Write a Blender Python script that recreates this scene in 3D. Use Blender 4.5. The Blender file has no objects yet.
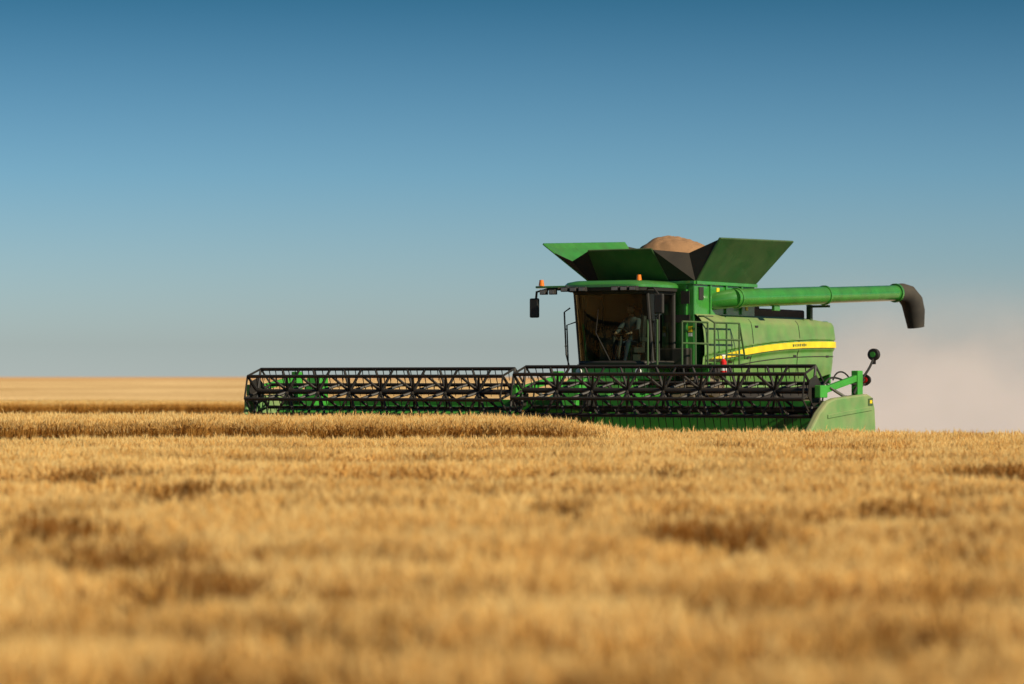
import bpy, bmesh, math, random
import numpy as np
from mathutils import Vector, Matrix, noise
random.seed(7); rng=np.random.default_rng(7)
S=bpy.context.scene
TH=math.radians(32); C,SN=math.cos(TH),math.sin(TH)
ORG=Vector((0.16,65,0))
def sstep(a,b,x):
    t=min(1,max(0,(x-a)/(b-a))); return t*t*(3-2*t)
def hz(X,Y):
    bump=0.25*sstep(55.6,57.6,Y)*(1-sstep(68,76,Y))*sstep(2.6,0.2,X) if 45<Y<85 else 0
    left=0
    if Y>165: left=(min(Y,820)-165)*2.75/655
    if Y>820: left-= (Y-820)*0.004
    right=-0.024*(Y-80) if Y>80 else 0
    if Y<=80: return bump
    w=sstep(0.035,0.10,X/Y)
    return bump+left*(1-w)+right*w
# ---------------------------------------------------------------- materials
def newmat(n):
    m=bpy.data.materials.new(n); m.use_nodes=True; m.node_tree.nodes.clear(); return m,m.node_tree.nodes,m.node_tree.links
def pmat(n,col,rough=0.5,metal=0.0,dust=0.0,var=0.15,scale=3.0,coat=0.0,spec=0.5):
    m,N,L=newmat(n)
    o=N.new('ShaderNodeOutputMaterial'); b=N.new('ShaderNodeBsdfPrincipled')
    tc=N.new('ShaderNodeTexCoord'); nz=N.new('ShaderNodeTexNoise'); nz.inputs['Scale'].default_value=scale; nz.inputs['Detail'].default_value=5
    L.new(tc.outputs['Object'],nz.inputs['Vector'])
    r=N.new('ShaderNodeValToRGB'); r.color_ramp.elements[0].position=.3; r.color_ramp.elements[1].position=.7
    r.color_ramp.elements[0].color=(*[c*(1-var) for c in col],1); r.color_ramp.elements[1].color=(*[min(1,c*(1+var)) for c in col],1)
    L.new(nz.outputs['Fac'],r.inputs['Fac'])
    out=r.outputs['Color']
    if dust>0:
        n2=N.new('ShaderNodeTexNoise'); n2.inputs['Scale'].default_value=1.3; n2.inputs['Detail'].default_value=8; n2.inputs['Roughness'].default_value=.65
        L.new(tc.outputs['Object'],n2.inputs['Vector'])
        ge=N.new('ShaderNodeNewGeometry'); sx=N.new('ShaderNodeSeparateXYZ'); L.new(ge.outputs['Normal'],sx.inputs[0])
        mr=N.new('ShaderNodeMapRange'); mr.inputs[1].default_value=.35; mr.inputs[2].default_value=.75; mr.inputs[3].default_value=dust*.35; mr.inputs[4].default_value=dust
        L.new(n2.outputs['Fac'],mr.inputs[0])
        ml=N.new('ShaderNodeMath'); ml.operation='MULTIPLY_ADD'; ml.use_clamp=True; L.new(sx.outputs['Z'],ml.inputs[0]); ml.inputs[1].default_value=dust*.6; L.new(mr.outputs[0],ml.inputs[2])
        mx=N.new('ShaderNodeMix'); mx.data_type='RGBA'; L.new(ml.outputs[0],mx.inputs['Factor']); L.new(out,mx.inputs[6]); mx.inputs[7].default_value=(.5,.38,.22,1)
        out=mx.outputs[2]
        rr=N.new('ShaderNodeMapRange'); rr.inputs[3].default_value=rough; rr.inputs[4].default_value=.85; L.new(ml.outputs[0],rr.inputs[0]); L.new(rr.outputs[0],b.inputs['Roughness'])
    else: b.inputs['Roughness'].default_value=rough
    b.inputs['Metallic'].default_value=metal; b.inputs['Coat Weight'].default_value=coat
    L.new(out,b.inputs['Base Color']); L.new(b.outputs[0],o.inputs[0]); return m
GREEN=pmat('green_paint',(.018,.24,.024),.24,dust=.09,coat=.6,var=.2)
GREENB=pmat('green_paint_header',(.03,.34,.03),.35,dust=.08)
GREEND=pmat('green_paint_dusty',(.026,.25,.028),.32,dust=.40,coat=.3,var=.2)
GREENP=pmat('green_poly_divider',(.05,.28,.06),.5,dust=.5)
GREENDK=pmat('green_paint_dark',(.016,.085,.020),.45,dust=.15)
BLACK=pmat('black_steel',(.010,.010,.011),.5,dust=.05)
PLAST=pmat('black_plastic',(.016,.016,.016),.6,dust=.04)
FABRIC=pmat('black_fabric',(.012,.011,.011),.85,dust=.06)
RUB=pmat('black_rubber',(.016,.016,.016),.8,dust=.10)
TYRE=pmat('tyre_rubber',(.02,.02,.02),.85,dust=.35)
YEL=pmat('yellow_decal',(.9,.66,.01),.4,dust=.06)
YRIM=pmat('yellow_rim',(.8,.55,.02),.5,dust=.3)
RED=pmat('red_paint',(.65,.015,.012),.35)
ORG_M=pmat('amber_lens',(.9,.22,.02),.2)
WHITE=pmat('lamp_lens',(.75,.75,.72),.15)
STEEL=pmat('bare_steel',(.35,.34,.32),.45,metal=.8,dust=.2)
INTER=pmat('cab_interior',(.05,.045,.04),.7)
GRAIN=pmat('grain',(.36,.195,.09),.9,var=.3,scale=60)
SKIN=pmat('skin',(.45,.25,.16),.6); SHIRT=pmat('shirt',(.10,.11,.12),.9); TROU=pmat('jeans',(.03,.04,.07),.9); CAP=pmat('cap',(.05,.05,.05),.9)
def glass():
    m,N,L=newmat('tinted_glass'); o=N.new('ShaderNodeOutputMaterial')
    t=N.new('ShaderNodeBsdfTransparent'); t.inputs[0].default_value=(.46,.56,.50,1)
    g=N.new('ShaderNodeBsdfGlossy'); g.inputs['Roughness'].default_value=.03; g.inputs[0].default_value=(.7,.75,.75,1)
    f=N.new('ShaderNodeFresnel'); f.inputs[0].default_value=1.5
    nz=N.new('ShaderNodeTexNoise'); nz.inputs['Scale'].default_value=2; tc=N.new('ShaderNodeTexCoord'); L.new(tc.outputs['Object'],nz.inputs['Vector'])
    d=N.new('ShaderNodeBsdfDiffuse'); d.inputs[0].default_value=(.4,.33,.22,1)
    mr=N.new('ShaderNodeMapRange'); mr.inputs[1].default_value=.4; mr.inputs[2].default_value=.8; mr.inputs[3].default_value=.0; mr.inputs[4].default_value=.02; L.new(nz.outputs['Fac'],mr.inputs[0])
    a=N.new('ShaderNodeMixShader'); L.new(f.outputs[0],a.inputs[0]); L.new(t.outputs[0],a.inputs[1]); L.new(g.outputs[0],a.inputs[2])
    c=N.new('ShaderNodeMixShader'); L.new(mr.outputs[0],c.inputs[0]); L.new(a.outputs[0],c.inputs[1]); L.new(d.outputs[0],c.inputs[2])
    L.new(c.outputs[0],o.inputs[0]); return m
GLASS=glass()
# ---------------------------------------------------------------- builder
root=bpy.data.objects.new('combine_harvester',None); S.collection.objects.link(root)
root.location=ORG; root.rotation_euler=(0,0,-TH); root.empty_display_size=.5
def link(name,me,parent=None,smooth=False):
    ob=bpy.data.objects.new(name,me); S.collection.objects.link(ob)
    if parent: ob.parent=parent
    if smooth:
        for p in me.polygons: p.use_smooth=True
    return ob
class B:
    def __init__(s): s.v=[]; s.f=[]
    def add(s,v,f):
        o=len(s.v); s.v+= [tuple(p) for p in v]; s.f+=[tuple(i+o for i in q) for q in f]; return s
    def box(s,c,d,rot=None):
        x,y,z=[k/2 for k in d]
        v=[Vector((a*x,b*y,e*z)) for a in(-1,1) for b in(-1,1) for e in(-1,1)]
        if rot: 
            R=Matrix.Rotation(rot[2],3,'Z')@Matrix.Rotation(rot[1],3,'Y')@Matrix.Rotation(rot[0],3,'X'); v=[R@p for p in v]
        v=[p+Vector(c) for p in v]
        return s.add(v,[(0,1,3,2),(4,6,7,5),(0,4,5,1),(2,3,7,6),(0,2,6,4),(1,5,7,3)])
    def cyl(s,p,q,r,r2=None,n=10,cap=True):
        p,q=Vector(p),Vector(q); r2=r if r2 is None else r2
        d=(q-p).normalized(); u=d.orthogonal().normalized(); w=d.cross(u)
        v=[]
        for i in range(n):
            a=2*math.pi*i/n; k=math.cos(a)*u+math.sin(a)*w
            v+=[p+k*r,q+k*r2]
        f=[(2*i,2*((i+1)%n),2*((i+1)%n)+1,2*i+1) for i in range(n)]
        if cap: f+=[tuple(2*i for i in range(n))[::-1],tuple(2*i+1 for i in range(n))]
        return s.add(v,f)
    def path(s,pts,r,n=8):
        pts=[Vector(p) for p in pts]; rs=r if isinstance(r,(list,tuple)) else [r]*len(pts)
        prev=None; v=[];
        for i,p in enumerate(pts):
            d=(pts[min(i+1,len(pts)-1)]-pts[max(i-1,0)]).normalized()
            u=d.orthogonal().normalized() if prev is None else (prev-d*prev.dot(d)).normalized()
            prev=u; w=d.cross(u)
            for k in range(n):
                a=2*math.pi*k/n; v.append(p+(math.cos(a)*u+math.sin(a)*w)*rs[i])
        f=[]
        for i in range(len(pts)-1):
            for k in range(n): f.append((i*n+k,i*n+(k+1)%n,(i+1)*n+(k+1)%n,(i+1)*n+k))
        f+=[tuple(range(n))[::-1],tuple((len(pts)-1)*n+k for k in range(n))]
        return s.add(v,f)
    def prism(s,poly,x0,x1):  # poly in (y,z)
        n=len(poly); v=[(x0,a,b) for a,b in poly]+[(x1,a,b) for a,b in poly]
        return s.add(v,[tuple(range(n)),tuple(range(n,2*n))[::-1]]+[(i,(i+1)%n+0,(i+1)%n+n,i+n)[::-1] for i in range(n)])
    def slab(s,q,t):
        q=[Vector(p) for p in q]; nrm=(q[1]-q[0]).cross(q[2]-q[0]).normalized()*t; n=len(q)
        return s.add(q+[p+nrm for p in q],[tuple(range(n)),tuple(range(n,2*n))[::-1]]+[(i,i+n,(i+1)%n+n,(i+1)%n) for i in range(n)])
    def obj(s,name,mat,parent=root,bevel=0,smooth=False,solid=0):
        me=bpy.data.meshes.new(name); me.from_pydata([tuple(p) for p in s.v],[],s.f); me.materials.append(mat)
        bm=bmesh.new(); bm.from_mesh(me); bmesh.ops.recalc_face_normals(bm,faces=bm.faces); bm.to_mesh(me); bm.free()
        ob=link(name,me,parent,smooth)
        if solid: m=ob.modifiers.new('s','SOLIDIFY'); m.thickness=solid
        if bevel:
            m=ob.modifiers.new('b','BEVEL'); m.width=bevel; m.segments=2; m.limit_method='ANGLE'; m.angle_limit=math.radians(35)
        if smooth:
            bm=bmesh.new(); bm.from_mesh(me)
            for e in bm.edges:
                if len(e.link_faces)==2 and e.calc_face_angle()>math.radians(38): e.smooth=False
            bm.to_mesh(me); bm.free()
        return ob
# ================================================================ HEADER
HW=7.36
RC=(0.0,1.64); RR=.54
bats=B(); tines=B(); arms=B(); rtube=B()
for (xa,xb,dz) in ((-HW+.12,-.18,-.01),(.1,HW-.12,.03)):
    cz=RC[1]+dz
    rtube.cyl((xa,0,cz),(xb,0,cz),.06,n=14)
    for k in range(6):
        a=math.radians(18+60*k); yy=math.cos(a)*RR; zz=cz+math.sin(a)*RR
        bats.cyl((xa,yy,zz),(xb,yy,zz),.032,n=8)
        bats.box(((xa+xb)/2,yy+.01,zz-.025),(xb-xa,.02,.045))
        n=int((xb-xa)/.19)
        for i in range(n):
            x=xa+.06+i*.19+random.uniform(-.012,.012); t=random.uniform(-.03,.03)
            tines.add([(x-.014,yy,zz-.03),(x+.014,yy,zz-.03),(x+.006,yy+.06+t,zz-.27),(x-.006,yy+.06+t,zz-.27),
                       (x,yy+.022,zz-.03),(x,yy+.075+t,zz-.27)],[(0,1,2,3),(1,4,5,2),(4,0,3,5)])
    ns=8
    for i in range(ns+1):
        x=xa+(xb-xa)*i/ns
        end=i in(0,ns)
        for k in range(6):
            a=math.radians(18+60*k); a2=math.radians(78+60*k)
            y1,z1=math.cos(a)*RR,cz+math.sin(a)*RR
            y2,z2=math.cos(a2)*RR,cz+math.sin(a2)*RR
            sp=.0 if end else .25
            for sg in ((0,) if end else (-1,1)):
                arms.cyl((x+sg*.03,math.cos(a)*.08,cz+math.sin(a)*.08),(x+sg*sp,y1,z1),.036,.028,n=6)
            if end: arms.box(((x),(y1+y2)/2,(z1+z2)/2),(.02,.045,math.hypot(y2-y1,z2-z1)),rot=(-math.atan2(y2-y1,z2-z1),0,0))
rtube.obj('reel_tube',BLACK,smooth=True); bats.obj('reel_bats',BLACK,smooth=True); tines.obj('reel_tines',PLAST); arms.obj('reel_spiders',BLACK)
hexp=B()
for x in (HW-.1,-HW+.08):
    cz=RC[1]+(.03 if x>0 else -.01)
    hexp.prism([(math.cos(math.radians(18+60*k))*.34,cz+math.sin(math.radians(18+60*k))*.34) for k in range(6)],x,x+.02)
hexp.obj('reel_end_plates',BLACK)
ra=B()
for x in (-HW-.02,-.04,HW+.06):
    ra.box((x,.95,1.82),(.10,1.9,.14),rot=(.16,0,0))
    ra.box((x,0,1.66),(.14,.34,.26)); ra.box((x,1.75,1.75),(.16,.25,.7))
ra.prism([(1.0,1.3),(1.6,1.3),(1.6,2.02),(1.3,1.98)],-6.75,-6.35)
ra.prism([(1.1,1.3),(1.6,1.3),(1.6,1.95),(1.3,1.8)],.35,.8)
ra.obj('reel_support_arms',GREENB,bevel=.015)
rc=B()
for x in (-HW-.02,-.04,HW+.06):
    rc.cyl((x+.07,1.7,1.35),(x+.07,.5,1.68),.035,n=10)
    rc.cyl((x+.07,.9,1.56),(x+.07,.3,1.74),.02,n=8)
rc.obj('reel_lift_cylinders',STEEL,smooth=True)
fr=B()
fr.box((0,1.72,1.33),(2*HW,.16,.24)); fr.box((0,1.75,.38),(2*HW,.2,.2))
for i in range(17):
    x=-HW+.2+i*(2*HW-.4)/16
    if abs(x)>1.0: fr.box((x,1.8,.85),(.09,.1,.9))
# sloped hood panels between reel and drapers
for (a_,b_) in ((-7.1,-.5),): fr.slab([(a_,.55,1.12),(b_,.55,1.12),(b_,.75,1.3),(a_,.75,1.3)],.02)
fr.obj('header_frame',GREENB,bevel=.012)
bs=B()
bs.box((-(HW+1)/2,1.60,.82),(HW-1,.03,.86)); bs.box(((HW+1)/2,1.60,.82),(HW-1,.03,.86))
bs.obj('header_back_sheet',GREENB)
dk=B()
for sg in(-1,1):
    dk.slab([(sg*.9,-.25,.2),(sg*HW,-.25,.2),(sg*HW,1.55,.42),(sg*.9,1.55,.42)],.05)
    for i in range(30):
        x=sg*(1.0+i*.215); dk.box((x,.65,.345),(.03,1.75,.03),rot=(.12,0,0))
dk.slab([(-.9,-.2,.16),(.9,-.2,.16),(.9,1.7,.3),(-.9,1.7,.3)],.04)
dk.obj('draper_belts',RUB)
cb=B(); cb.box((0,-.42,.17),(2*HW,.14,.04))
for i in range(int(2*HW/.076)):
    x=-HW+.04+i*.076; cb.add([(x-.015,-.48,.15),(x+.015,-.48,.15),(x,-.62,.16),(x,-.48,.19)],[(0,1,2),(0,2,3),(1,3,2),(0,3,1)])
cb.obj('cutterbar',STEEL)
ua=B(); ua.cyl((.9,1.35,1.24),(HW-.2,1.35,1.24),.06,n=12)
for i in range(136):
    x=(.95+i*.046); a=i*.55; 
    ua.add([(x,1.35+math.cos(a)*.06,1.24+math.sin(a)*.06),(x,1.35+math.cos(a)*.14,1.24+math.sin(a)*.14),(x+.046,1.35+math.cos(a+.55)*.14,1.24+math.sin(a+.55)*.14),(x+.046,1.35+math.cos(a+.55)*.06,1.24+math.sin(a+.55)*.06)],[(0,1,2,3)])
ua.obj('cross_auger',BLACK)
def divider(x0,x1,nm,nose=0):
    pr=[(-1.75+nose,.12),(-1.7+nose,.24),(-1.1+nose*.6,.74),(-.55+nose*.3,1.22),(-.15,1.45),(.2,1.52),(1.1,1.57),(1.8,1.60),(2.0,1.54),(2.14,1.3),(2.18,.9),(2.14,.2),(1.2,.1),(0,.08)]
    b=B().prism(pr,x0,x1); b.obj(nm,GREENP,bevel=.04,smooth=False)
divider(HW+.14,HW+.3,'end_divider_left'); divider(-HW-.18,-HW-.08,'end_divider_right',1.3)
sb=B()
sb.prism([(-.2,1.18),(1.2,1.28),(1.9,1.33),(1.95,1.25),(1.2,1.20),(-.2,1.10)],HW+.3,HW+.325)
sb.prism([(1.0,.5),(2.1,.42),(2.1,.36),(1.0,.44)],HW+.3,HW+.315)
sb.obj('divider_ribs',GREENP,bevel=.006)
lg=B().prism([(1.78,1.35),(2.0,1.35),(2.0,1.52),(1.78,1.5)],HW+.3,HW+.312); lg.obj('divider_decal',GREENDK)
lg=B().prism([(1.84,1.40),(1.95,1.40),(1.95,1.47),(1.84,1.47)],HW+.312,HW+.32); lg.obj('divider_decal_centre',YEL)
hs=B()
def bez(a,b,c,d,n=14):
    a,b,c,d=map(Vector,(a,b,c,d)); return [a*(1-t)**3+b*3*t*(1-t)**2+c*3*t*t*(1-t)+d*t**3 for t in [i/n for i in range(n+1)]]
hs.path(bez((HW,.2,1.75),(HW,.7,2.3),(HW+.1,1.5,1.5),(HW+.1,2.1,1.95)),.022)
hs.path(bez((HW,.3,1.85),(HW,.9,1.6),(HW,1.4,1.4),(HW,2.1,1.7)),.02)
hs.path(bez((HW+.1,1.5,1.6),(HW+.1,1.8,1.95),(HW+.1,2.2,2.0),(HW+.1,2.5,2.38)),.028)
hs.path([(HW+.1,1.7,1.6),(HW+.1,1.95,1.8),(HW+.1,2.1,1.82)],.025)
hs.path(bez((HW-.1,.9,1.9),(HW-.1,1.1,2.2),(HW,1.5,2.1),(HW,1.7,1.7)),.018)
hs.obj('hydraulic_hoses',BLACK,smooth=True)
lm=B(); lm.cyl((HW+.1,2.45,2.45),(HW+.1,2.57,2.45),.13,.13,16); lm.cyl((HW+.1,2.05,1.9),(HW+.1,2.17,1.9),.13,.1,16); lm.box((HW+.1,2.51,2.3),(.08,.06,.12)); lm.obj('marker_lamp_housings',BLACK,bevel=.01)
lm=B(); lm.cyl((HW+.1,2.435,2.45),(HW+.1,2.45,2.45),.06,n=16); lm.obj('marker_lamp_face_disc',GREENB)
lm=B(); lm.cyl((HW+.1,2.03,1.9),(HW+.1,2.05,1.9),.06,n=16); lm.obj('marker_lamp_red_lens',RED)
fh=B(); fh.prism([(1.85,.25),(1.85,1.35),(4.2,2.0),(4.6,1.9),(4.6,1.0)],-.75,.75); fh.obj('feeder_house',GREEN,bevel=.03)
fm=B(); fm.box((0,1.95,.85),(2.1,.14,1.15)); fm.box((-.9,1.5,1.45),(.15,.5,.3)); fm.box((.95,1.5,1.45),(.15,.5,.3)); fm.obj('feeder_mount',BLACK,bevel=.02)
hh=B()
for i in range(5): hh.path(bez((.1+i*.05,1.6,1.4),(.4+i*.06,1.2,2.2),(.8+i*.05,2.0,2.2),(1.0,2.8,1.5-.05*i)),.02)
hh.obj('centre_hoses',BLACK,smooth=True)
# ================================================================ CHASSIS / BODY
ch=B()
ch.box((0,8.5,1.1),(1.9,8.0,.35)); ch.box((0,5.6,1.0),(3.0,.4,.4)); ch.box((0,11.3,.85),(2.4,.3,.3))
ch.box((0,8.6,1.9),(2.7,6.6,1.5)); 
ch.obj('chassis',BLACK,bevel=.03)
def wheel(x0,x1,yc,R,nm):
    z=R-.04; w=x1-x0; t=B()
    prof=[(x0+.06,R*.56),(x0,R*.68),(x0+.0,R*.88),(x0+.07,R*.96),(x1-.07,R*.96),(x1,R*.88),(x1,R*.68),(x1-.06,R*.56)]
    n=40;v=[];f=[]
    for i in range(n):
        a=2*math.pi*i/n
        for (x,r) in prof: v.append((x,yc+math.cos(a)*r,z+math.sin(a)*r))
    m=len(prof)
    for i in range(n):
        for k in range(m): f.append((i*m+k,((i+1)%n)*m+k,((i+1)%n)*m+(k+1)%m,i*m+(k+1)%m))
    t.add(v,f)
    nl=22
    for i in range(nl):
        for sgn in(0,1):
            a=2*math.pi*(i+.5*sgn)/nl; xx=x0+w*(.27 if sgn else .73)
            t.box((xx,yc+math.cos(a)*R*.98,z+math.sin(a)*R*.98),(w*.5,.06,.07),rot=(a-math.pi/2,0,0))
    t.obj(nm+'_tyre',TYRE)
    r=B(); xm=(x0+x1)/2
    r.cyl((xm-.1,yc,z),(xm+.1,yc,z),R*.57,n=32); r.cyl((xm-.16,yc,z),(xm+.18,yc,z),R*.2,n=16)
    r.obj(nm+'_rim',YRIM,bevel=.01)
for sg in(-1,1):
    a,b=sorted((sg*1.15,sg*1.85)); wheel(a,b,5.6,1.02,'front_wheel_'+('l' if sg>0 else 'r'))
    a,b=sorted((sg*1.2,sg*1.72)); wheel(a,b,11.4,.74,'rear_wheel_'+('l' if sg>0 else 'r'))
def zs(y):
    t=(y-5.5)/7.4; return 2.34+.62*t-.16*t*t+.16*math.sin(math.pi*t)*.6
def sx(y,z):
    t=(z-1.85)/(3.46-1.85)
    bulge=.10*math.sin(math.pi*min(1,max(0,t))**.9)
    roll=.16*max(0,(t-.86)/.14)**2
    endr=.16*max(0,(y-12.55)/.35)**2
    crease=.04*sstep(0,.03,z-zs(y)-.1)-.05*sstep(0,.1,-(z-zs(y)+.1))
    return 1.55+bulge-roll-endr+crease
for sg in(-1,1):
    b=B(); ny,nz=75,60; y0,y1=5.55,12.9
    v=[];f=[]
    for i in range(ny):
        y=y0+(y1-y0)*i/(ny-1)
        zb=1.72+ (.35*sstep(10.5,12.9,y)); zt=3.46-.10*sstep(11,12.9,y)-.05*max(0,(y-12.6)/.3)**2
        for k in range(nz):
            z=zb+(zt-zb)*k/(nz-1); v.append((sg*sx(y,z),y,z))
    for i in range(ny-1):
        for k in range(nz-1): f.append((i*nz+k,(i+1)*nz+k,(i+1)*nz+k+1,i*nz+k+1))
    b.add(v,f); b.obj('side_panel_'+('left' if sg>0 else 'right'),GREEND,smooth=True,solid=0)
    s=B(); v=[];f=[]; n=60
    for i in range(n):
        t=i/(n-1); y=5.7+7.0*t; c=zs(y); w=.078*min(1,(t/.35)**.7+.12)
        for q in(-1,0,1): z=c+q*w; v.append((sg*(sx(y,z)+.045),y,z))
    for i in range(n-1):
        for k in(0,1): f.append((i*3+k,(i+1)*3+k,(i+1)*3+k+1,i*3+k+1))
    s.add(v,f); s.obj('yellow_stripe_'+('left' if sg>0 else 'right'),YEL)
    s=B()
    for yy in (8.05,10.6):
        pts=[(sg*(sx(yy,z)+.004),yy,z) for z in np.linspace(1.8,3.38,20)]
        s.path(pts,.010,n=5)
    s.path([(sg*(sx(y,zs(y)-.3)+.004),y,zs(y)-.3) for y in np.linspace(5.6,12.8,40)],.014,n=5)
    for (yy,zz) in ((7.9,2.45),(10.45,2.5),(8.3,3.2),(12.3,2.5)): s.box((sg*(sx(yy,zz)+.01),yy,zz),(.02,.14,.05))
    s.obj('panel_seams_and_latches_'+('left' if sg>0 else 'right'),BLACK)
    s=B(); yy=10.2
    for i in range(8):
        w=.05+.02*(i%3==0); c=zs(yy); x=sg*(sx(yy,c)+.048)
        s.box((x,yy,c),(.004,w,.06 if i%2 else .07)); s.box((x,yy+.01,c-.02),(.006,w*.5,.02)); yy+=.1
    s.obj('stripe_lettering_'+('left' if sg>0 else 'right'),GREENDK)
dk=B(); dk.box((0,10.4,3.36),(2.9,4.6,.08)); dk.box((0,12.82,2.55),(2.9,.08,1.5)); dk.box((0,12.9,1.9),(2.2,.3,.5))
dk.obj('rear_deck',GREEN,bevel=.03)
en=B(); en.box((.1,10.3,3.52),(2.3,2.9,.3)); en.box((.3,9.2,3.62),(1.6,.7,.26)); en.obj('engine_deck_cover',pmat('dusty_brown_cover',(.12,.055,.04),.8,dust=.2),bevel=.05)
ex=B(); ex.cyl((-.9,9.6,3.5),(-.9,9.6,4.1),.08,n=12); ex.obj('exhaust',BLACK,smooth=True)
TZ=4.24
gt=B(); gt.prism([(5.55,2.1),(5.55,TZ),(8.65,TZ),(8.65,3.3),(8.2,2.1)],-1.42,1.42); gt.obj('grain_tank',GREEN,bevel=.03)
gr=B()
for x in(-1.3,-.45,.45,1.2): gr.box((x,5.53,3.2),(.06,.06,1.9))
for y in(6.3,7.1,7.9): gr.box((1.44,y,3.85),(.05,.06,.74))
gr.box((1.45,7.1,4.2),(.09,3.1,.08)); gr.box((0,5.52,4.2),(2.9,.09,.08)); gr.box((-1.45,7.1,4.2),(.09,3.1,.08))
gr.obj('tank_ribs',GREEN,bevel=.008)
vt=B(); vt.box((1.2,5.5,3.85),(.22,.03,.3)); vt.box((1.12,5.5,3.35),(.4,.03,.18)); vt.box((1.43,5.85,3.95),(.03,.22,.3)); vt.obj('tank_sight_windows',PLAST)
wd=B(); wd.box((1.43,6.7,4.05),(.012,.14,.1)); wd.box((1.32,5.515,3.1),(.1,.012,.14)); wd.box((1.43,8.2,3.65),(.012,.1,.12)); wd.obj('warning_decals',YEL)
wd=B(); wd.box((1.43,6.7,3.93),(.012,.14,.08)); wd.box((1.32,5.515,2.97),(.1,.012,.08)); wd.obj('warning_decal_text',WHITE)
TT=5.22
def flap(q,nm,mat,n=4):
    b=B(); b.slab(q,.025); q=[Vector(p) for p in q]
    b.obj(nm,mat)
    r=B()
    for i in range(4): r.path([q[i],q[(i+1)%4]],.026,n=6)
    for i in range(1,n): r.path([q[0].lerp(q[1],i/n),q[3].lerp(q[2],i/n)],.016,n=6)
    r.obj(nm+'_rim',GREEN if mat is GREEN else GREENDK,smooth=True)
flap([(1.44,5.6,TZ),(1.44,8.6,TZ),(2.25,9.05,TT+.06),(2.12,5.5,TT)],'tank_cover_left',GREENDK,3)
flap([(-1.44,5.6,TZ),(-1.44,8.6,TZ),(-2.4,8.9,TT+.14),(-2.6,5.3,TT-.03)],'tank_cover_right',GREEN,3)
flap([(-1.15,5.55,TZ),(.72,5.55,TZ),(.62,4.9,4.98),(-1.1,4.9,4.98)],'tank_cover_front',GREENDK,2)
flap([(-1.15,8.65,TZ),(1.15,8.65,TZ),(1.1,9.3,5.0),(-1.1,9.3,5.0)],'tank_cover_rear',GREENDK,2)
fb=B()
def tri(*p): fb.add(p,[tuple(range(len(p)))])
tri((.74,5.55,TZ),(1.43,5.58,TZ),(2.1,5.5,TT-.02),(1.3,5.5,4.9),(.64,4.92,4.97))
tri((-1.17,5.55,TZ),(-1.43,5.58,TZ),(-2.3,5.35,TT-.26),(-1.7,5.15,4.75),(-1.12,4.92,4.97))
tri((1.17,8.65,TZ),(1.43,8.6,TZ),(2.22,9.0,TT-.02),(1.12,9.28,4.98))
tri((-1.17,8.65,TZ),(-1.43,8.6,TZ),(-2.38,8.85,TT+.06),(-1.12,9.28,4.98))
fb.obj('tank_corner_fabric',FABRIC,solid=.01)
b=B(); nr,na=40,80; v=[(0,7.1,5.40)];f=[]
for i in range(1,nr):
    r=i/(nr-1)
    for k in range(na):
        a=2*math.pi*k/na
        x=math.cos(a)*1.41*r; y=7.1+math.sin(a)*1.52*r
        z=4.25+1.15*(1-r**2.7)*(1-.08*r)+.06*noise.noise((x*1.6,y*1.6,1))+.03*noise.noise((x*7,y*7,1))
        v.append((x,y,z))
for k in range(na): f.append((0,1+k,1+(k+1)%na))
for i in range(nr-2):
    for k in range(na): f.append((1+i*na+k,1+(i+1)*na+k,1+(i+1)*na+(k+1)%na,1+i*na+(k+1)%na))
b.add(v,f); b.obj('grain_pile',GRAIN,smooth=True)
A0=Vector((1.80,6.75,3.85)); A1=Vector((2.4,15.05,4.18)); D=(A1-A0).normalized()
au=B(); au.cyl(A0,A0+D*4.3,.225,n=28); au.cyl(A0+D*4.3,A1,.205,n=28)
au.path([(1.3,6.5,3.76),(1.5,6.55,3.79),(1.68,6.66,3.83),A0+D*.05],[.2,.21,.22,.225],n=20)
au.obj('unloading_auger',GREEN,smooth=True)
ab=B()
for t in (.12,4.3,8.0): ab.cyl(A0+D*t,A0+D*(t+.08),.25,n=28)
ab.box(A0+D*2+Vector((0,0,-.28)),(.08,.3,.12))
ab.obj('auger_flanges',GREEN,bevel=.008)
sp=B(); sp.path([A1-D*.25,A1+D*.05,A1+Vector((.06,.26,-.05)),A1+Vector((.11,.46,-.22)),A1+Vector((.13,.56,-.48)),A1+Vector((.15,.62,-.90))],[.235,.25,.275,.29,.28,.22],n=22)
sp.obj('auger_spout',RUB,smooth=True)
cr=B(); cr.box((1.45,11.6,3.55),(.12,.12,.5)); cr.box((1.75,11.6,3.76),(.5,.1,.06)); cr.obj('auger_cradle',GREENDK)
# ================================================================ CAB
def outline(z):
    t=(z-2.28)/1.7; fy=4.12-.26*t; pts=[(-.98,5.35),(-1.0,4.6),(-.98,fy+.22)]
    for i in range(9):
        a=math.pi*(i/8); pts.append((-.92*math.cos(a),fy+.12-.20*math.sin(a)))
    pts+= [(.96,fy+.22),(.98,4.6),(.96,5.35)]
    return pts
zl=[2.28,2.7,3.1,3.5,3.96]; b=B(); v=[]; f=[]
for z in zl: v+=[(x,y,z) for x,y in outline(z)]
m=len(outline(2.3))
for i in range(len(zl)-1):
    for k in range(m-1): f.append((i*m+k,i*m+k+1,(i+1)*m+k+1,(i+1)*m+k))
b.add(v,f); b.obj('cab_glass',GLASS,smooth=True)
pl=B()
for idx in (0,2,m-3,m-1):
    pl.path([(outline(z)[idx][0]*1.005,outline(z)[idx][1],z) for z in zl],.045,n=8)
for idx in(1,m-2): pl.path([(outline(z)[idx][0]*1.01,outline(z)[idx][1],z) for z in zl],.02,n=8)
for z,r in((2.3,.05),(3.95,.05)): pl.path([(x*1.01,y,z) for x,y in outline(z)],r,n=8)
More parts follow.
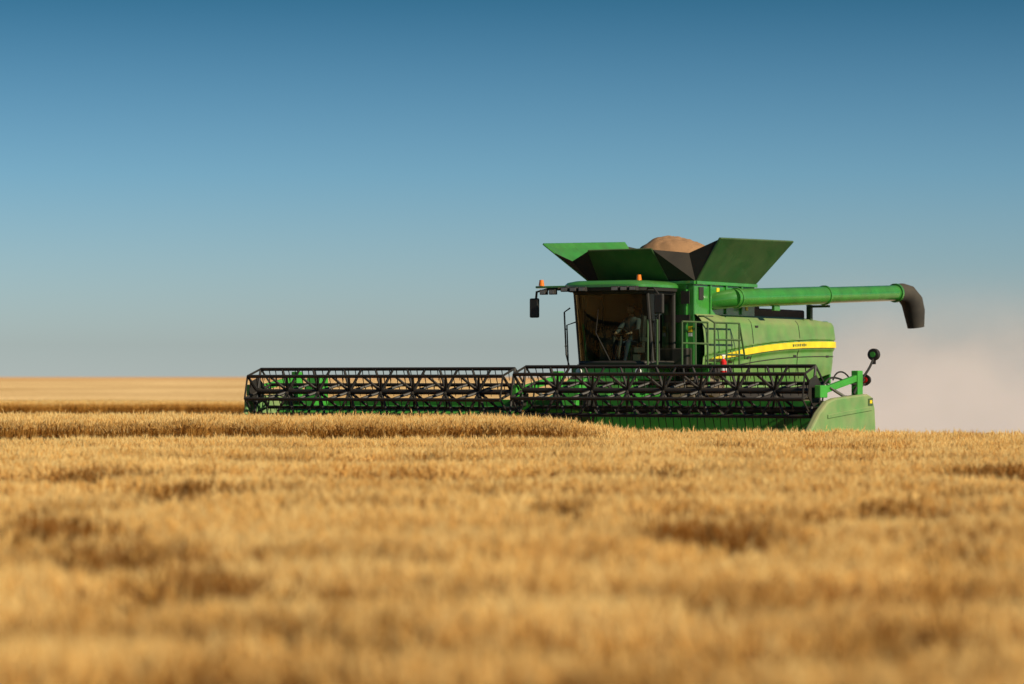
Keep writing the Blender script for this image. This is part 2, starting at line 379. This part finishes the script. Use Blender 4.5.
pl.box((0,5.42,3.1),(1.9,.08,1.72)); pl.path([(.1,3.86,2.35),(-.25,3.80,3.0),(-.15,3.74,3.55)],.012,n=5)
pl.obj('cab_frame',PLAST)
fl=B(); fl.box((0,4.75,2.24),(1.84,1.35,.06)); fl.obj('cab_floor',INTER)
cbase=B(); cbase.box((0,4.75,2.05),(2.1,1.5,.3)); cbase.box((0,4.9,1.7),(1.6,1.2,.4)); cbase.obj('cab_base',GREEN,bevel=.03)
def roof(name,zs_,mat):
    b=B(); v=[];f=[]; n=44
    for (z,s) in zs_:
        for k in range(n):
            a=2*math.pi*k/n; ca,sa=math.cos(a),math.sin(a)
            x=1.16*s*math.copysign(abs(ca)**.42,ca); y=4.62+.98*s*math.copysign(abs(sa)**.42,sa)
            v.append((x,y-(.1 if sa<0 else 0),z))
    for i in range(len(zs_)-1):
        for k in range(n): f.append((i*n+k,i*n+(k+1)%n,(i+1)*n+(k+1)%n,(i+1)*n+k))
    f+=[tuple(range(n))[::-1],tuple((len(zs_)-1)*n+k for k in range(n))]
    b.add(v,f); return b.obj(name,mat,smooth=True)
roof('cab_roof',[(4.06,1.0),(4.12,1.0),(4.18,.95),(4.22,.8),(4.235,.4)],GREEN)
roof('cab_roof_lower',[(3.96,.9),(3.98,.97),(4.055,.985)],PLAST)
li=B(); lh=B()
for x in (-.92,-.68,-.44,.44,.68,.92):
    lh.box((x,3.53,4.02),(.2,.12,.11)); li.box((x,3.465,4.02),(.15,.012,.075))
for x in(-1.35,-1.6): lh.box((x,3.68,3.97),(.17,.12,.12)); li.box((x,3.615,3.97),(.13,.012,.085))
lh.obj('work_light_housings',PLAST,bevel=.01); li.obj('work_light_lenses',STEEL)
am=B(); am.path([(-1.05,3.75,4.03),(-1.5,3.7,4.04),(-1.8,3.68,3.98),(-1.84,3.68,3.6)],.03)
am.path([(1.05,3.9,4.03),(1.3,3.8,4.02),(1.42,3.78,3.9),(1.42,3.78,3.6)],.025)
am.obj('mirror_arms',BLACK,smooth=True)
am=B(); am.box((-1.4,3.72,4.09),(.85,.12,.05)); am.obj('light_bar_arm',GREEN,bevel=.01)
mi=B(); mi.box((-1.86,3.68,3.60),(.24,.09,.46)); mi.box((1.45,3.78,3.66),(.24,.09,.46)); mi.obj('mirrors',PLAST,bevel=.03)
be=B(); bb=B()
for x,y in((-1.68,3.7),(.62,4.3)): be.cyl((x,y,4.22 if x>0 else 4.12),(x,y,4.36 if x>0 else 4.26),.07,.05,12); bb.cyl((x,y,4.1),(x,y,4.23 if x>0 else 4.13),.03,n=8)
be.obj('beacons',ORG_M,smooth=True); bb.obj('beacon_stems',BLACK)
it=B(); it.box((0,5.0,2.62),(.5,.5,.16)); it.box((0,5.25,3.05),(.48,.14,.75),rot=(-.12,0,0)); it.box((0,5.27,3.52),(.28,.1,.2)); it.box((0,5.0,2.4),(.35,.35,.3))
it.box((.42,4.85,2.85),(.14,.5,.1)); it.box((.55,4.3,2.95),(.2,.05,.28)); it.cyl((0,4.35,2.27),(0,4.55,2.93),.04,n=8); it.box((-.6,5.1,2.7),(.4,.4,.8))
it.obj('cab_seat_and_console',INTER,bevel=.02)
st=B(); R=.19; st.path([(R*math.cos(a),4.55-.6*R*math.sin(a)*.6,2.97+R*math.sin(a)*.75) for a in np.linspace(0,2*math.pi,25)],.016,n=6)
st.cyl((-.19,4.55,2.97),(.19,4.55,2.97),.012,n=6); st.obj('steering_wheel',PLAST)
pf=B(); pf.box((1.42,4.75,2.2),(.9,1.5,.06)); pf.box((1.42,5.45,1.95),(.9,.08,.5)); pf.box((-1.35,4.9,2.2),(.7,1.2,.05)); pf.obj('platform',GREEN,bevel=.01)
rl=B()
def rail(pts,r=.024): rl.path(pts,r,n=8)
for y in(4.15,4.8,5.4): rail([(1.85,y,2.2),(1.85,y,3.25)])
rail([(1.85,4.15,3.25),(1.85,5.4,3.25)]); rail([(1.85,4.15,2.75),(1.85,5.4,2.75)])
rail([(1.0,4.05,2.2),(1.0,4.05,3.3),(1.25,4.05,3.3),(1.25,4.05,2.2)])
for y in(5.65,6.25,6.9): rail([(1.9,y,2.25),(1.9,y,3.25)])
rail([(1.9,5.65,3.25),(1.9,6.9,3.25),(1.9,7.2,2.4)]); rail([(1.9,5.65,2.85),(1.9,6.95,2.85)]); rail([(1.9,5.65,2.5),(1.9,7.1,2.5)])
rail([(1.9,5.65,3.25),(1.75,5.4,3.4),(1.6,5.4,3.4)])
rl.obj('handrails',GREENDK,smooth=True)
rl=B()
rail([(-1.12,4.05,2.2),(-1.18,4.0,2.5),(-1.22,3.98,3.5),(-1.1,4.05,3.6)],.02); rail([(-1.3,4.3,2.2),(-1.34,4.3,3.2),(-1.2,4.6,3.3)],.018)
for z in(2.7,3.1): rail([(-1.2,3.98,z),(-1.33,4.3,z)],.014)
for y in (4.1,4.6): rail([(2.05,y,.7),(1.9,y,2.25)],.022)
for z in(.75,1.1,1.45,1.8): rl.box((2.0,4.35,z),(.22,.5,.03))
rl.obj('ladders',BLACK,smooth=False)
fx=B(); fx.cyl((2.0,5.9,2.0),(2.0,5.9,2.34),.075,n=16); fx.cyl((2.0,5.9,2.34),(2.0,5.9,2.40),.07,.03,n=16); fx.obj('fire_extinguisher',RED,smooth=True)
fx=B(); fx.cyl((2.0,5.9,2.40),(2.0,5.9,2.46),.025,n=8); fx.box((2.0,5.9,2.48),(.03,.16,.03)); fx.cyl((2.0,5.9,2.12),(2.0,5.9,2.22),.078,n=16,cap=False); fx.obj('extinguisher_valve_and_label',WHITE)
wl=B()
for x in(-.8,.8): wl.cyl((x,3.98,2.1),(x,3.92,2.1),.07,n=14)
wl.obj('lower_work_lights',WHITE)
dc=B(); dc.prism([(5.9,2.0),(6.9,2.0),(6.9,2.2),(5.9,2.2)],1.5,1.72); dc.box((1.45,6.0,3.3),(.12,.7,.25)); dc.obj('side_vents',PLAST,bevel=.02)
# ================================================================ DRIVER
def driver():
    P=[];R=[];E=[]
    def a(p,r,par=None):
        P.append(p);R.append(r)
        if par is not None:E.append((par,len(P)-1))
        return len(P)-1
    pel=a((0,5.02,2.80),.15); sp=a((0,5.08,3.0),.145,pel); chs=a((0,5.08,3.22),.16,sp); nk=a((0,5.05,3.40),.07,chs); a((0,5.03,3.47),.06,nk)
    hands=[]
    for s in(-1,1):
        sh=a((s*.18,5.06,3.30),.075,chs); el=a((s*.27,4.84,3.05),.05,sh); wr=a((s*.19,4.62,3.0),.032,el); hands.append((s,Vector((s*.19,4.60,3.0))))
        hp=a((s*.1,4.97,2.78),.105,pel); kn=a((s*.15,4.58,2.78),.075,hp); an=a((s*.15,4.45,2.36),.045,kn); a((s*.16,4.32,2.30),.04,an)
    me=bpy.data.meshes.new('driver'); me.from_pydata(P,E,[]); ob=bpy.data.objects.new('driver',me); S.collection.objects.link(ob)
    ob.modifiers.new('k','SKIN'); 
    for i,sv in enumerate(me.skin_vertices[0].data): sv.radius=(R[i],R[i]); sv.use_root=(i==0)
    m=ob.modifiers.new('u','SUBSURF'); m.levels=2
    dg=bpy.context.evaluated_depsgraph_get(); nm=bpy.data.meshes.new_from_object(ob.evaluated_get(dg)); ob.modifiers.clear()
    bm=bmesh.new(); bm.from_mesh(nm)
    for f in bm.faces:
        c=f.calc_center_median(); f.smooth=True
        f.material_index=0 if c.z>3.41 else (2 if c.z<2.86 else 1)
        if c.z>2.86 and c.y<4.66: f.material_index=0
    def ell(c,r,mi):
        res=bmesh.ops.create_uvsphere(bm,u_segments=18,v_segments=12,radius=1)
        for v in res['verts']:
            v.co=Vector((v.co.x*r[0],v.co.y*r[1],v.co.z*r[2]))+Vector(c)
        for v in res['verts']:
            for f in v.link_faces: f.material_index=mi; f.smooth=True
    ell((0,5.0,3.58),(.078,.098,.118),0); ell((0,4.9,3.57),(.014,.02,.022),0)
    for s in(-1,1): ell((s*.08,5.01,3.57),(.012,.02,.03),0); ell((s*.03,4.912,3.595),(.012,.008,.007),3); 
    ell((0,4.91,3.525),(.024,.008,.006),3)
    ell((0,5.02,3.635),(.088,.105,.075),3); ell((0,4.88,3.635),(.07,.08,.01),3)
    for s,h in hands:
        ell(h+Vector((0,-.03,.0)),(.035,.045,.018),0)
        for i in range(4): ell(h+Vector(((i-1.5)*.018,-.075,-.012-.003*abs(i-1.5))),(.008,.028-.003*abs(i-1.2),.01),0)
        ell(h+Vector((-s*.035,-.03,.01)),(.01,.028,.01),0)
    bm.to_mesh(nm); bm.free()
    ob.data=nm
    for m_ in(SKIN,SHIRT,TROU,CAP): nm.materials.append(m_)
    ob.location=ORG; ob.rotation_euler=(0,0,-TH)
driver()
# ================================================================ GROUND
def ground():
    ys=list(np.arange(-30,100,1.0))+list(np.arange(100,260,3.0))+list(np.geomspace(260,4000,60))
    xs=list(-np.geomspace(40,3000,30)[::-1])+list(np.arange(-38,39,1.0))+list(np.geomspace(40,3000,30))
    v=[(x,y,hz(x,y) if y>0 else 0) for y in ys for x in xs]; nx=len(xs)
    f=[(j*nx+i,j*nx+i+1,(j+1)*nx+i+1,(j+1)*nx+i) for j in range(len(ys)-1) for i in range(nx-1)]
    me=bpy.data.meshes.new('ground'); me.from_pydata(v,[],f)
    m,N,L=newmat('field_ground'); o=N.new('ShaderNodeOutputMaterial'); b=N.new('ShaderNodeBsdfDiffuse'); b.inputs['Roughness'].default_value=.9
    tc=N.new('ShaderNodeTexCoord'); mp=N.new('ShaderNodeMapping'); mp.inputs['Scale'].default_value=(.02,.02,.1); L.new(tc.outputs['Object'],mp.inputs[0])
    n1=N.new('ShaderNodeTexNoise'); n1.inputs['Scale'].default_value=1; n1.inputs['Detail'].default_value=9; n1.inputs['Roughness'].default_value=.65; L.new(mp.outputs[0],n1.inputs[0])
    n2=N.new('ShaderNodeTexNoise'); n2.inputs['Scale'].default_value=2.5; n2.inputs['Detail'].default_value=8; L.new(tc.outputs['Object'],n2.inputs[0])
    r=N.new('ShaderNodeValToRGB'); r.color_ramp.elements[0].position=.38; r.color_ramp.elements[0].color=(.54,.35,.15,1); r.color_ramp.elements[1].position=.58; r.color_ramp.elements[1].color=(.82,.58,.30,1)
    L.new(n1.outputs[0],r.inputs[0])
    r2=N.new('ShaderNodeValToRGB'); r2.color_ramp.elements[0].position=.3; r2.color_ramp.elements[0].color=(.55,.5,.45,1); r2.color_ramp.elements[1].position=.6; r2.color_ramp.elements[1].color=(1,1,1,1); L.new(n2.outputs[0],r2.inputs[0])
    mx=N.new('ShaderNodeMix'); mx.data_type='RGBA'; mx.blend_type='MULTIPLY'; mx.inputs['Factor'].default_value=1; L.new(r.outputs[0],mx.inputs[6]); L.new(r2.outputs[0],mx.inputs[7])
    wv=N.new('ShaderNodeTexWave'); wv.inputs['Scale'].default_value=.012; wv.inputs['Distortion'].default_value=1.5; wv.inputs['Detail'].default_value=3; wv.bands_direction='Y'; L.new(tc.outputs['Object'],wv.inputs[0])
    r3=N.new('ShaderNodeValToRGB'); r3.color_ramp.elements[0].color=(.78,.74,.68,1); r3.color_ramp.elements[1].color=(1,1,1,1); L.new(wv.outputs['Fac'],r3.inputs[0])
    m2=N.new('ShaderNodeMix'); m2.data_type='RGBA'; m2.blend_type='MULTIPLY'; m2.inputs['Factor'].default_value=1; L.new(mx.outputs[2],m2.inputs[6]); L.new(r3.outputs[0],m2.inputs[7])
    s3=N.new('ShaderNodeSeparateXYZ'); L.new(tc.outputs['Object'],s3.inputs[0]); my=N.new('ShaderNodeMapRange'); my.inputs[1].default_value=70; my.inputs[2].default_value=110; L.new(s3.outputs[1],my.inputs[0])
    m3=N.new('ShaderNodeMix'); m3.data_type='RGBA'; L.new(my.outputs[0],m3.inputs['Factor']); m3.inputs[6].default_value=(.13,.07,.03,1); L.new(m2.outputs[2],m3.inputs[7])
    # far crest: a browner fallow strip on the skyline
    mf=N.new('ShaderNodeMapRange'); mf.inputs[1].default_value=560; mf.inputs[2].default_value=680; L.new(s3.outputs[1],mf.inputs[0])
    m4=N.new('ShaderNodeMix'); m4.data_type='RGBA'; L.new(mf.outputs[0],m4.inputs['Factor']); L.new(m3.outputs[2],m4.inputs[6]); m4.inputs[7].default_value=(.50,.29,.13,1)
    L.new(m4.outputs[2],b.inputs['Color']); L.new(b.outputs[0],o.inputs[0])
    me.materials.append(m); link('ground',me,smooth=True)
ground()
# ================================================================ WHEAT
def wheatmat(n,cols):
    m,N,L=newmat(n); o=N.new('ShaderNodeOutputMaterial')
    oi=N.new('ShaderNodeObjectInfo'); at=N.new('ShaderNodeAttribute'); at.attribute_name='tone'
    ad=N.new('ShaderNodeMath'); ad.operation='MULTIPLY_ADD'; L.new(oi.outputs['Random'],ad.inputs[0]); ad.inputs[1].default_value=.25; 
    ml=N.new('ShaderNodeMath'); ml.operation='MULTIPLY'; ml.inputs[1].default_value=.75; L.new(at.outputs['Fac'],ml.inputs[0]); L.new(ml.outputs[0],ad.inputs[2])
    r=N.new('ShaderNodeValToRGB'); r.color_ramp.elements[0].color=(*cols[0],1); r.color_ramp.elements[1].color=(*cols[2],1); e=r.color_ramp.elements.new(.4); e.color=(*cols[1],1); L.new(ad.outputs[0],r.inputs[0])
    ti=N.new('ShaderNodeAttribute'); ti.attribute_type='INSTANCER'; ti.attribute_name='tone_and_shade'
    wc=N.new('ShaderNodeMix'); wc.data_type='RGBA'; wc.blend_type='MULTIPLY'; L.new(ti.outputs['Fac'],wc.inputs['Factor']); L.new(r.outputs[0],wc.inputs[6]); wc.inputs[7].default_value=(.36,.20,.10,1)  # random crop tone plus painted shade for the gaps between stalks
    col=wc.outputs[2]
    d=N.new('ShaderNodeBsdfDiffuse'); t=N.new('ShaderNodeBsdfTranslucent')
    L.new(col,d.inputs[0]); L.new(col,t.inputs[0])
    a=N.new('ShaderNodeMixShader'); a.inputs[0].default_value=.33; L.new(d.outputs[0],a.inputs[1]); L.new(t.outputs[0],a.inputs[2])
    L.new(a.outputs[0],o.inputs[0]); return m
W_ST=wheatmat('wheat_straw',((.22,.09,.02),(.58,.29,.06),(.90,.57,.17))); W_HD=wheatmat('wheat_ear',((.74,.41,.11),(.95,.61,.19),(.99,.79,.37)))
def tuft(i,n=80,h0=.72,half=.29,heads=True,w=.0032):
    v=[];f=[];mi=[];tone=[]
    for s in range(n):
        x,y=rng.uniform(-half,half,2); h=h0*rng.normal(1,.055); lx,ly=rng.normal(0,.04,2)*h/.7; tn=rng.random()
        a=rng.uniform(0,math.pi); cx,cy=math.cos(a)*w,math.sin(a)*w
        o=len(v)
        v+=[(x-cx,y-cy,0),(x+cx,y+cy,0),(x+lx*.4-cx,y+ly*.4-cy,h*.72),(x+lx*.4+cx,y+ly*.4+cy,h*.72),(x+lx-cx*.7,y+ly-cy*.7,h),(x+lx+cx*.7,y+ly+cy*.7,h)]
        f+=[(o,o+1,o+3,o+2),(o+2,o+3,o+5,o+4)]; mi+=[0,0]; tone+=[tn*.2 if heads else tn,.3+.6*tn]  # lower stalks coloured darker, standing in for shade inside the crop
        if s%2:
            zz=h*rng.uniform(.3,.75); a2=rng.uniform(0,6.28); l=rng.uniform(.06,.14); o=len(v)
            dx,dy=math.cos(a2)*l,math.sin(a2)*l
            v+=[(x+lx*.4-.003,y+ly*.4,zz),(x+lx*.4+dx*.6-dy*.03,y+ly*.4+dy*.6+dx*.03,zz+.04),(x+lx*.4+dx,y+ly*.4+dy,zz-.05)]
            f+=[(o,o+1,o+2)]; mi+=[0]; tone+=[tn*.4]
        if heads:
            a=rng.uniform(0,6.28); nod=rng.uniform(.05,.8); dv=Vector((math.sin(nod)*math.cos(a),math.sin(nod)*math.sin(a),math.cos(nod)))
            p=Vector((x+lx,y+ly,h)); L_=rng.uniform(.075,.11); u=dv.orthogonal().normalized(); ww=dv.cross(u); o=len(v)
            for t,r in((0,.004),(.3,.0085),(.75,.007),(1,.002)):
                for k in range(4):
                    an=k*math.pi/2; q=p+dv*L_*t+(u*math.cos(an)+ww*math.sin(an))*r; v.append(tuple(q))
            for j in range(3):
                for k in range(4): f.append((o+j*4+k,o+j*4+(k+1)%4,o+j*4+4+(k+1)%4,o+j*4+4+k)); mi.append(1); tone.append(tn)
            for k in range(5):
                an=k*1.26+tn*3; b0=p+dv*L_*(.3+.13*k); e=b0+dv*.08+(u*math.cos(an)+ww*math.sin(an))*.022; o=len(v)
                v+=[tuple(b0+ww*.0013),tuple(b0-ww*.0013),tuple(e)]; f.append((o,o+1,o+2)); mi.append(1); tone.append(1)
    me=bpy.data.meshes.new('wheat_tuft'); me.from_pydata(v,[],f); me.materials.append(W_ST); me.materials.append(W_HD)
    me.polygons.foreach_set('material_index',mi)
    at=me.attributes.new('tone','FLOAT','FACE'); at.data.foreach_set('value',tone)
    return bpy.data.objects.new(('wheat_tuft' if heads else 'stubble_tuft'),me)
colW=bpy.data.collections.new('wheat_tufts'); colS=bpy.data.collections.new('stubble_tufts')
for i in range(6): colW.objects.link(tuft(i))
for i in range(4): colS.objects.link(tuft(i,n=60,h0=.17,half=.4,heads=False,w=.004))
def scatter(name,pts,rots,scls,idx,col,tint_wts=None):
    me=bpy.data.meshes.new(name); me.from_pydata(pts,[],[])
    a=me.attributes.new('rot','FLOAT_VECTOR','POINT'); a.data.foreach_set('vector',np.array(rots,dtype=np.float32).ravel())
    a=me.attributes.new('scl','FLOAT_VECTOR','POINT'); a.data.foreach_set('vector',np.array(scls,dtype=np.float32).ravel())
    a=me.attributes.new('idx','INT','POINT'); a.data.foreach_set('value',np.array(idx,dtype=np.int32))
    a=me.attributes.new('tone_and_shade','FLOAT','POINT'); a.data.foreach_set('value',np.array(tint_wts if tint_wts else [0]*len(pts),dtype=np.float32))
    ob=link(name,me)
    g=bpy.data.node_groups.new(name+'_gn','GeometryNodeTree')
    g.interface.new_socket('Geometry',in_out='INPUT',socket_type='NodeSocketGeometry'); g.interface.new_socket('Geometry',in_out='OUTPUT',socket_type='NodeSocketGeometry')
    N,L=g.nodes,g.links; gi=N.new('NodeGroupInput'); go=N.new('NodeGroupOutput'); ip=N.new('GeometryNodeInstanceOnPoints')
    ci=N.new('GeometryNodeCollectionInfo'); ci.inputs[0].default_value=col; ci.inputs['Separate Children'].default_value=True; ci.inputs['Reset Children'].default_value=True
    def na(n,t):
        q=N.new('GeometryNodeInputNamedAttribute'); q.data_type=t; q.inputs[0].default_value=n; return q.outputs[0]
    L.new(gi.outputs[0],ip.inputs['Points']); L.new(ci.outputs[0],ip.inputs['Instance']); ip.inputs['Pick Instance'].default_value=True
    L.new(na('idx','INT'),ip.inputs['Instance Index']); L.new(na('scl','FLOAT_VECTOR'),ip.inputs['Scale'])
    er=N.new('FunctionNodeEulerToRotation'); L.new(na('rot','FLOAT_VECTOR'),er.inputs[0]); L.new(er.outputs[0],ip.inputs['Rotation'])
    L.new(ip.outputs[0],go.inputs[0]); mo=ob.modifiers.new('scatter','NODES'); mo.node_group=g; return ob
EDG=[6.5,9,11.3,13.4,16.2,19.0,22.0,26.0,30.5,36.0,43.0,50.0,60]
HOL=[(1.5,6,.30,.75),(-1.9,4,.32,.40),(-3.3,8,.6,.40),(1.0,4,.2,.40),(-.85,3,.18,.50),(2.5,7,.25,.45),(4.3,8,.4,.40),(3.5,7,.25,.40),(-3.4,6,.35,.4),(.55,7,.2,.5),(-1.15,2,.15,.45),(1.7,3,.2,.35),(-2.6,5,.3,.4),(2.9,5,.25,.45),(6,9,.5,.35),(-5,9,.6,.3),(-.3,8,.2,.35),(1.9,9,.35,.35),(-2.0,7,.2,.4),(.6,2,.15,.3)]
def crop(x,y):
    b=noise.noise((x*.5,y*.7,8.7)); c=noise.noise((x*1.7,y*1.7,1.7))
    j=.35*noise.noise((x*1.3,0,9)); yy=y+.9*noise.noise((x*.35,y*.05,4))+j
    h=1.0+.04*b+.07*c; hole=False; wt=max(0,.16*noise.noise((x*.25,y*.55,21))+.10*c)
    if y<56:
        for k in range(len(EDG)-1):
            if EDG[k]<=yy<EDG[k+1]:
                fr_=(yy-EDG[k])/(EDG[k+1]-EDG[k]); g=.5+1.4*noise.noise((x*.28,k*3.3,7)); A=(.07+.20*max(0,min(1,g)))*min(1,26/EDG[k+1]+.25)
                h-=A*fr_
                g2=max(0,min(1,.4+1.8*noise.noise((x*.7,k*5.1,13))))
                if fr_>.86 or yy-EDG[k]<.3: wt=max(wt,.36*g2)  # shade along the height steps painted into the tint
                for (hx,hk,hw_,hd) in HOL:
                    m_=math.exp(-((x-hx)/hw_)**4)*(1+.8*c)
                    if hk==k+1:
                        h-=hd*fr_**1.2*m_
                        if m_>.5 and EDG[k+1]-yy<1.3: hole=True
                        if m_>.3 and fr_>.65: wt=max(wt,.50*min(1,m_)+.3*c)
                    if hk==k and yy-EDG[k]<.6 and m_>.3: wt=max(wt,.80*min(1,m_)+.3*c)  # painted shade on the stalk faces around each hollow
                break
    return max(.2,h),hole,max(0,min(1,wt))
P=[];R_=[];Sc=[];I=[];Wt=[]
sp_=.40; Y=4.5
while Y<71:
    hw=.19*Y+3; X=-hw
    while X<hw:
        x=X+rng.uniform(-.18,.18); y=Y+rng.uniform(-.18,.18); X+=sp_
        yl=(x-ORG.x)*SN+(y-65)*C; xl=(x-ORG.x)*C-(y-65)*SN
        if abs(xl)<HW+.5 and yl>-1.0: continue
        if xl>HW+.5 and (yl>.2 or y>63.5): continue
        if xl<-HW-.5 and y>70: continue
        if x<2.0+.5*noise.noise((y,0,0)) and 55.2<y<57.3: continue
        h,hole,wt=crop(x,y)
        if hole: continue
        if x<2 and 57.2<y<57.9: wt=.4  # shade painted on the stalk front behind the gap
        P.append((x,y,hz(x,y)-.01)); R_.append((rng.normal(0,.06),rng.normal(0,.06),rng.uniform(0,6.28))); Sc.append((1.1,1.1,h)); I.append(int(rng.integers(0,6))); Wt.append(wt)
    Y+=sp_
Y=156
while Y<166:
    X=-55
    while X<10:
        x=X+rng.uniform(-.3,.3); y=Y+rng.uniform(-.3,.3); X+=.75
        P.append((x,y,hz(x,y)-.01)); R_.append((0,0,rng.uniform(0,6.28))); Sc.append((1.8,1.8,.85+.15*noise.noise((x*.3,y*.3,0)))); I.append(int(rng.integers(0,6))); Wt.append(0)
    Y+=.9
scatter('wheat_field',P,R_,Sc,I,colW,Wt); print('wheat',len(P))
P=[];R_=[];Sc=[];I=[]
Y=58
while Y<100:
    X=-24
    while X<26:
        x=X+rng.uniform(-.3,.3); y=Y+rng.uniform(-.3,.3); X+=.8
        yl=(x-ORG.x)*SN+(y-65)*C; xl=(x-ORG.x)*C-(y-65)*SN
        if abs(xl)<=HW+.5 and yl<2: continue
        if xl>HW+.5 and not(yl>.2 or y>63.5): continue
        if xl<-HW-.5 and y<70: continue
        P.append((x,y,hz(x,y)-.01)); R_.append((0,0,rng.uniform(0,6.28))); Sc.append((1,1,1)); I.append(int(rng.integers(0,4)))
    Y+=.8
scatter('stubble_rows',P,R_,Sc,I,colS)
# ================================================================ DUST
def dust():
    b=B(); b.box((0,0,0),(2,2,2)); 
    m,N,L=newmat('dust'); o=N.new('ShaderNodeOutputMaterial'); vs=N.new('ShaderNodeVolumeScatter'); vs.inputs['Color'].default_value=(.90,.66,.46,1); vs.inputs['Anisotropy'].default_value=.35
    tc=N.new('ShaderNodeTexCoord'); sx_=N.new('ShaderNodeSeparateXYZ'); L.new(tc.outputs['Object'],sx_.inputs[0])
    def M(op,a,b_=None,clamp=False):
        q=N.new('ShaderNodeMath'); q.operation=op; q.use_clamp=clamp
        for i,k in enumerate((a,b_)):
            if k is None: continue
            if isinstance(k,(int,float)): q.inputs[i].default_value=k
            else: L.new(k,q.inputs[i])
        return q.outputs[0]
    x,y,z=sx_.outputs
    zf=M('MULTIPLY',M('SUBTRACT',1,z),.5)
    zf=M('POWER',zf,2.3)
    def edge(c,w): return M('MULTIPLY',M('SUBTRACT',1,M('ABSOLUTE',c)),1/w,True)
    e=M('MULTIPLY',edge(x,.16),edge(y,.5))
    mp=N.new('ShaderNodeMapping'); mp.inputs['Scale'].default_value=(3.2,1.6,1.5); L.new(tc.outputs['Object'],mp.inputs[0])
    nz=N.new('ShaderNodeTexNoise'); nz.inputs['Scale'].default_value=1.2; nz.inputs['Detail'].default_value=4; L.new(mp.outputs[0],nz.inputs[0])
    nn=M('ADD',M('MULTIPLY',M('SUBTRACT',nz.outputs[0],.40),3.0,True),.2)
    d=M('MULTIPLY',M('MULTIPLY',M('MULTIPLY',zf,e),nn),1.9)
    L.new(d,vs.inputs['Density'])
    # added glow in place of multiple scattering inside the sunlit dust (the renderer only follows a single bounce in volumes)
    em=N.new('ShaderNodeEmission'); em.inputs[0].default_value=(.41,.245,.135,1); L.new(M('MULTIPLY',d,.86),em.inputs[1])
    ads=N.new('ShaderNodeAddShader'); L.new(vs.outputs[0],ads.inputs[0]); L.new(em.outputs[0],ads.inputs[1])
    L.new(ads.outputs[0],o.inputs['Volume'])
    ob=b.obj('dust_cloud',m,parent=None); ob.location=(18.9,84.5,1.6); ob.scale=(11.6,6.5,4.0)
dust()
# ================================================================ LIGHT, SKY, CAMERA
sd=Vector((.80,-.62,.56)).normalized()
sun=bpy.data.lights.new('sun','SUN'); sun.energy=5; sun.angle=math.radians(.5); sun.color=(1,.87,.66)
so=bpy.data.objects.new('sun',sun); S.collection.objects.link(so); so.rotation_euler=sd.to_track_quat('Z','Y').to_euler(); so.location=(30,-20,40)
w=bpy.data.worlds.new('World'); S.world=w; w.use_nodes=True; N,L=w.node_tree.nodes,w.node_tree.links; N.clear()
o=N.new('ShaderNodeOutputWorld'); bg=N.new('ShaderNodeBackground'); sk=N.new('ShaderNodeTexSky'); sk.sky_type='NISHITA'; sk.sun_disc=False
sk.sun_elevation=math.asin(sd.z); sk.sun_rotation=math.atan2(sd.x,sd.y); sk.ozone_density=1.6; sk.dust_density=.6
tc=N.new('ShaderNodeTexCoord'); s3=N.new('ShaderNodeSeparateXYZ'); c3=N.new('ShaderNodeCombineXYZ'); mxn=N.new('ShaderNodeMath'); mxn.operation='MAXIMUM'; mxn.inputs[1].default_value=.012
L.new(tc.outputs['Generated'],s3.inputs[0]); L.new(s3.outputs[0],c3.inputs[0]); L.new(s3.outputs[1],c3.inputs[1]); L.new(s3.outputs[2],mxn.inputs[0]); L.new(mxn.outputs[0],c3.inputs[2]); L.new(c3.outputs[0],sk.inputs[0])
rp=N.new('ShaderNodeValToRGB')
mr=N.new('ShaderNodeMapRange'); mr.inputs[1].default_value=0; mr.inputs[2].default_value=.14; L.new(s3.outputs[2],mr.inputs[0]); L.new(mr.outputs[0],rp.inputs[0])
rp.color_ramp.elements[0].color=(.64,.75,1.0,1); rp.color_ramp.elements[1].color=(.06,.24,.35,1)
e=rp.color_ramp.elements.new(.5); e.color=(.32,.54,.76,1)
mm=N.new('ShaderNodeMix'); mm.data_type='RGBA'; mm.blend_type='MULTIPLY'; mm.inputs['Factor'].default_value=1; L.new(sk.outputs[0],mm.inputs[6]); L.new(rp.outputs[0],mm.inputs[7])
L.new(mm.outputs[2],bg.inputs[0]); bg.inputs[1].default_value=.112; L.new(bg.outputs[0],o.inputs[0])
S.view_settings.view_transform='Standard'; S.view_settings.look='None'; S.view_settings.exposure=0
cam=bpy.data.cameras.new('camera'); co=bpy.data.objects.new('camera',cam); S.collection.objects.link(co); S.camera=co
cam.lens=36*2925/1024; cam.clip_end=9000; cam.clip_start=.1; co.location=(0,0,1.9); co.rotation_euler=(math.radians(90)+math.atan(38/2925),0,0)
cam.dof.use_dof=True; cam.dof.focus_distance=65; cam.dof.aperture_fstop=1.0
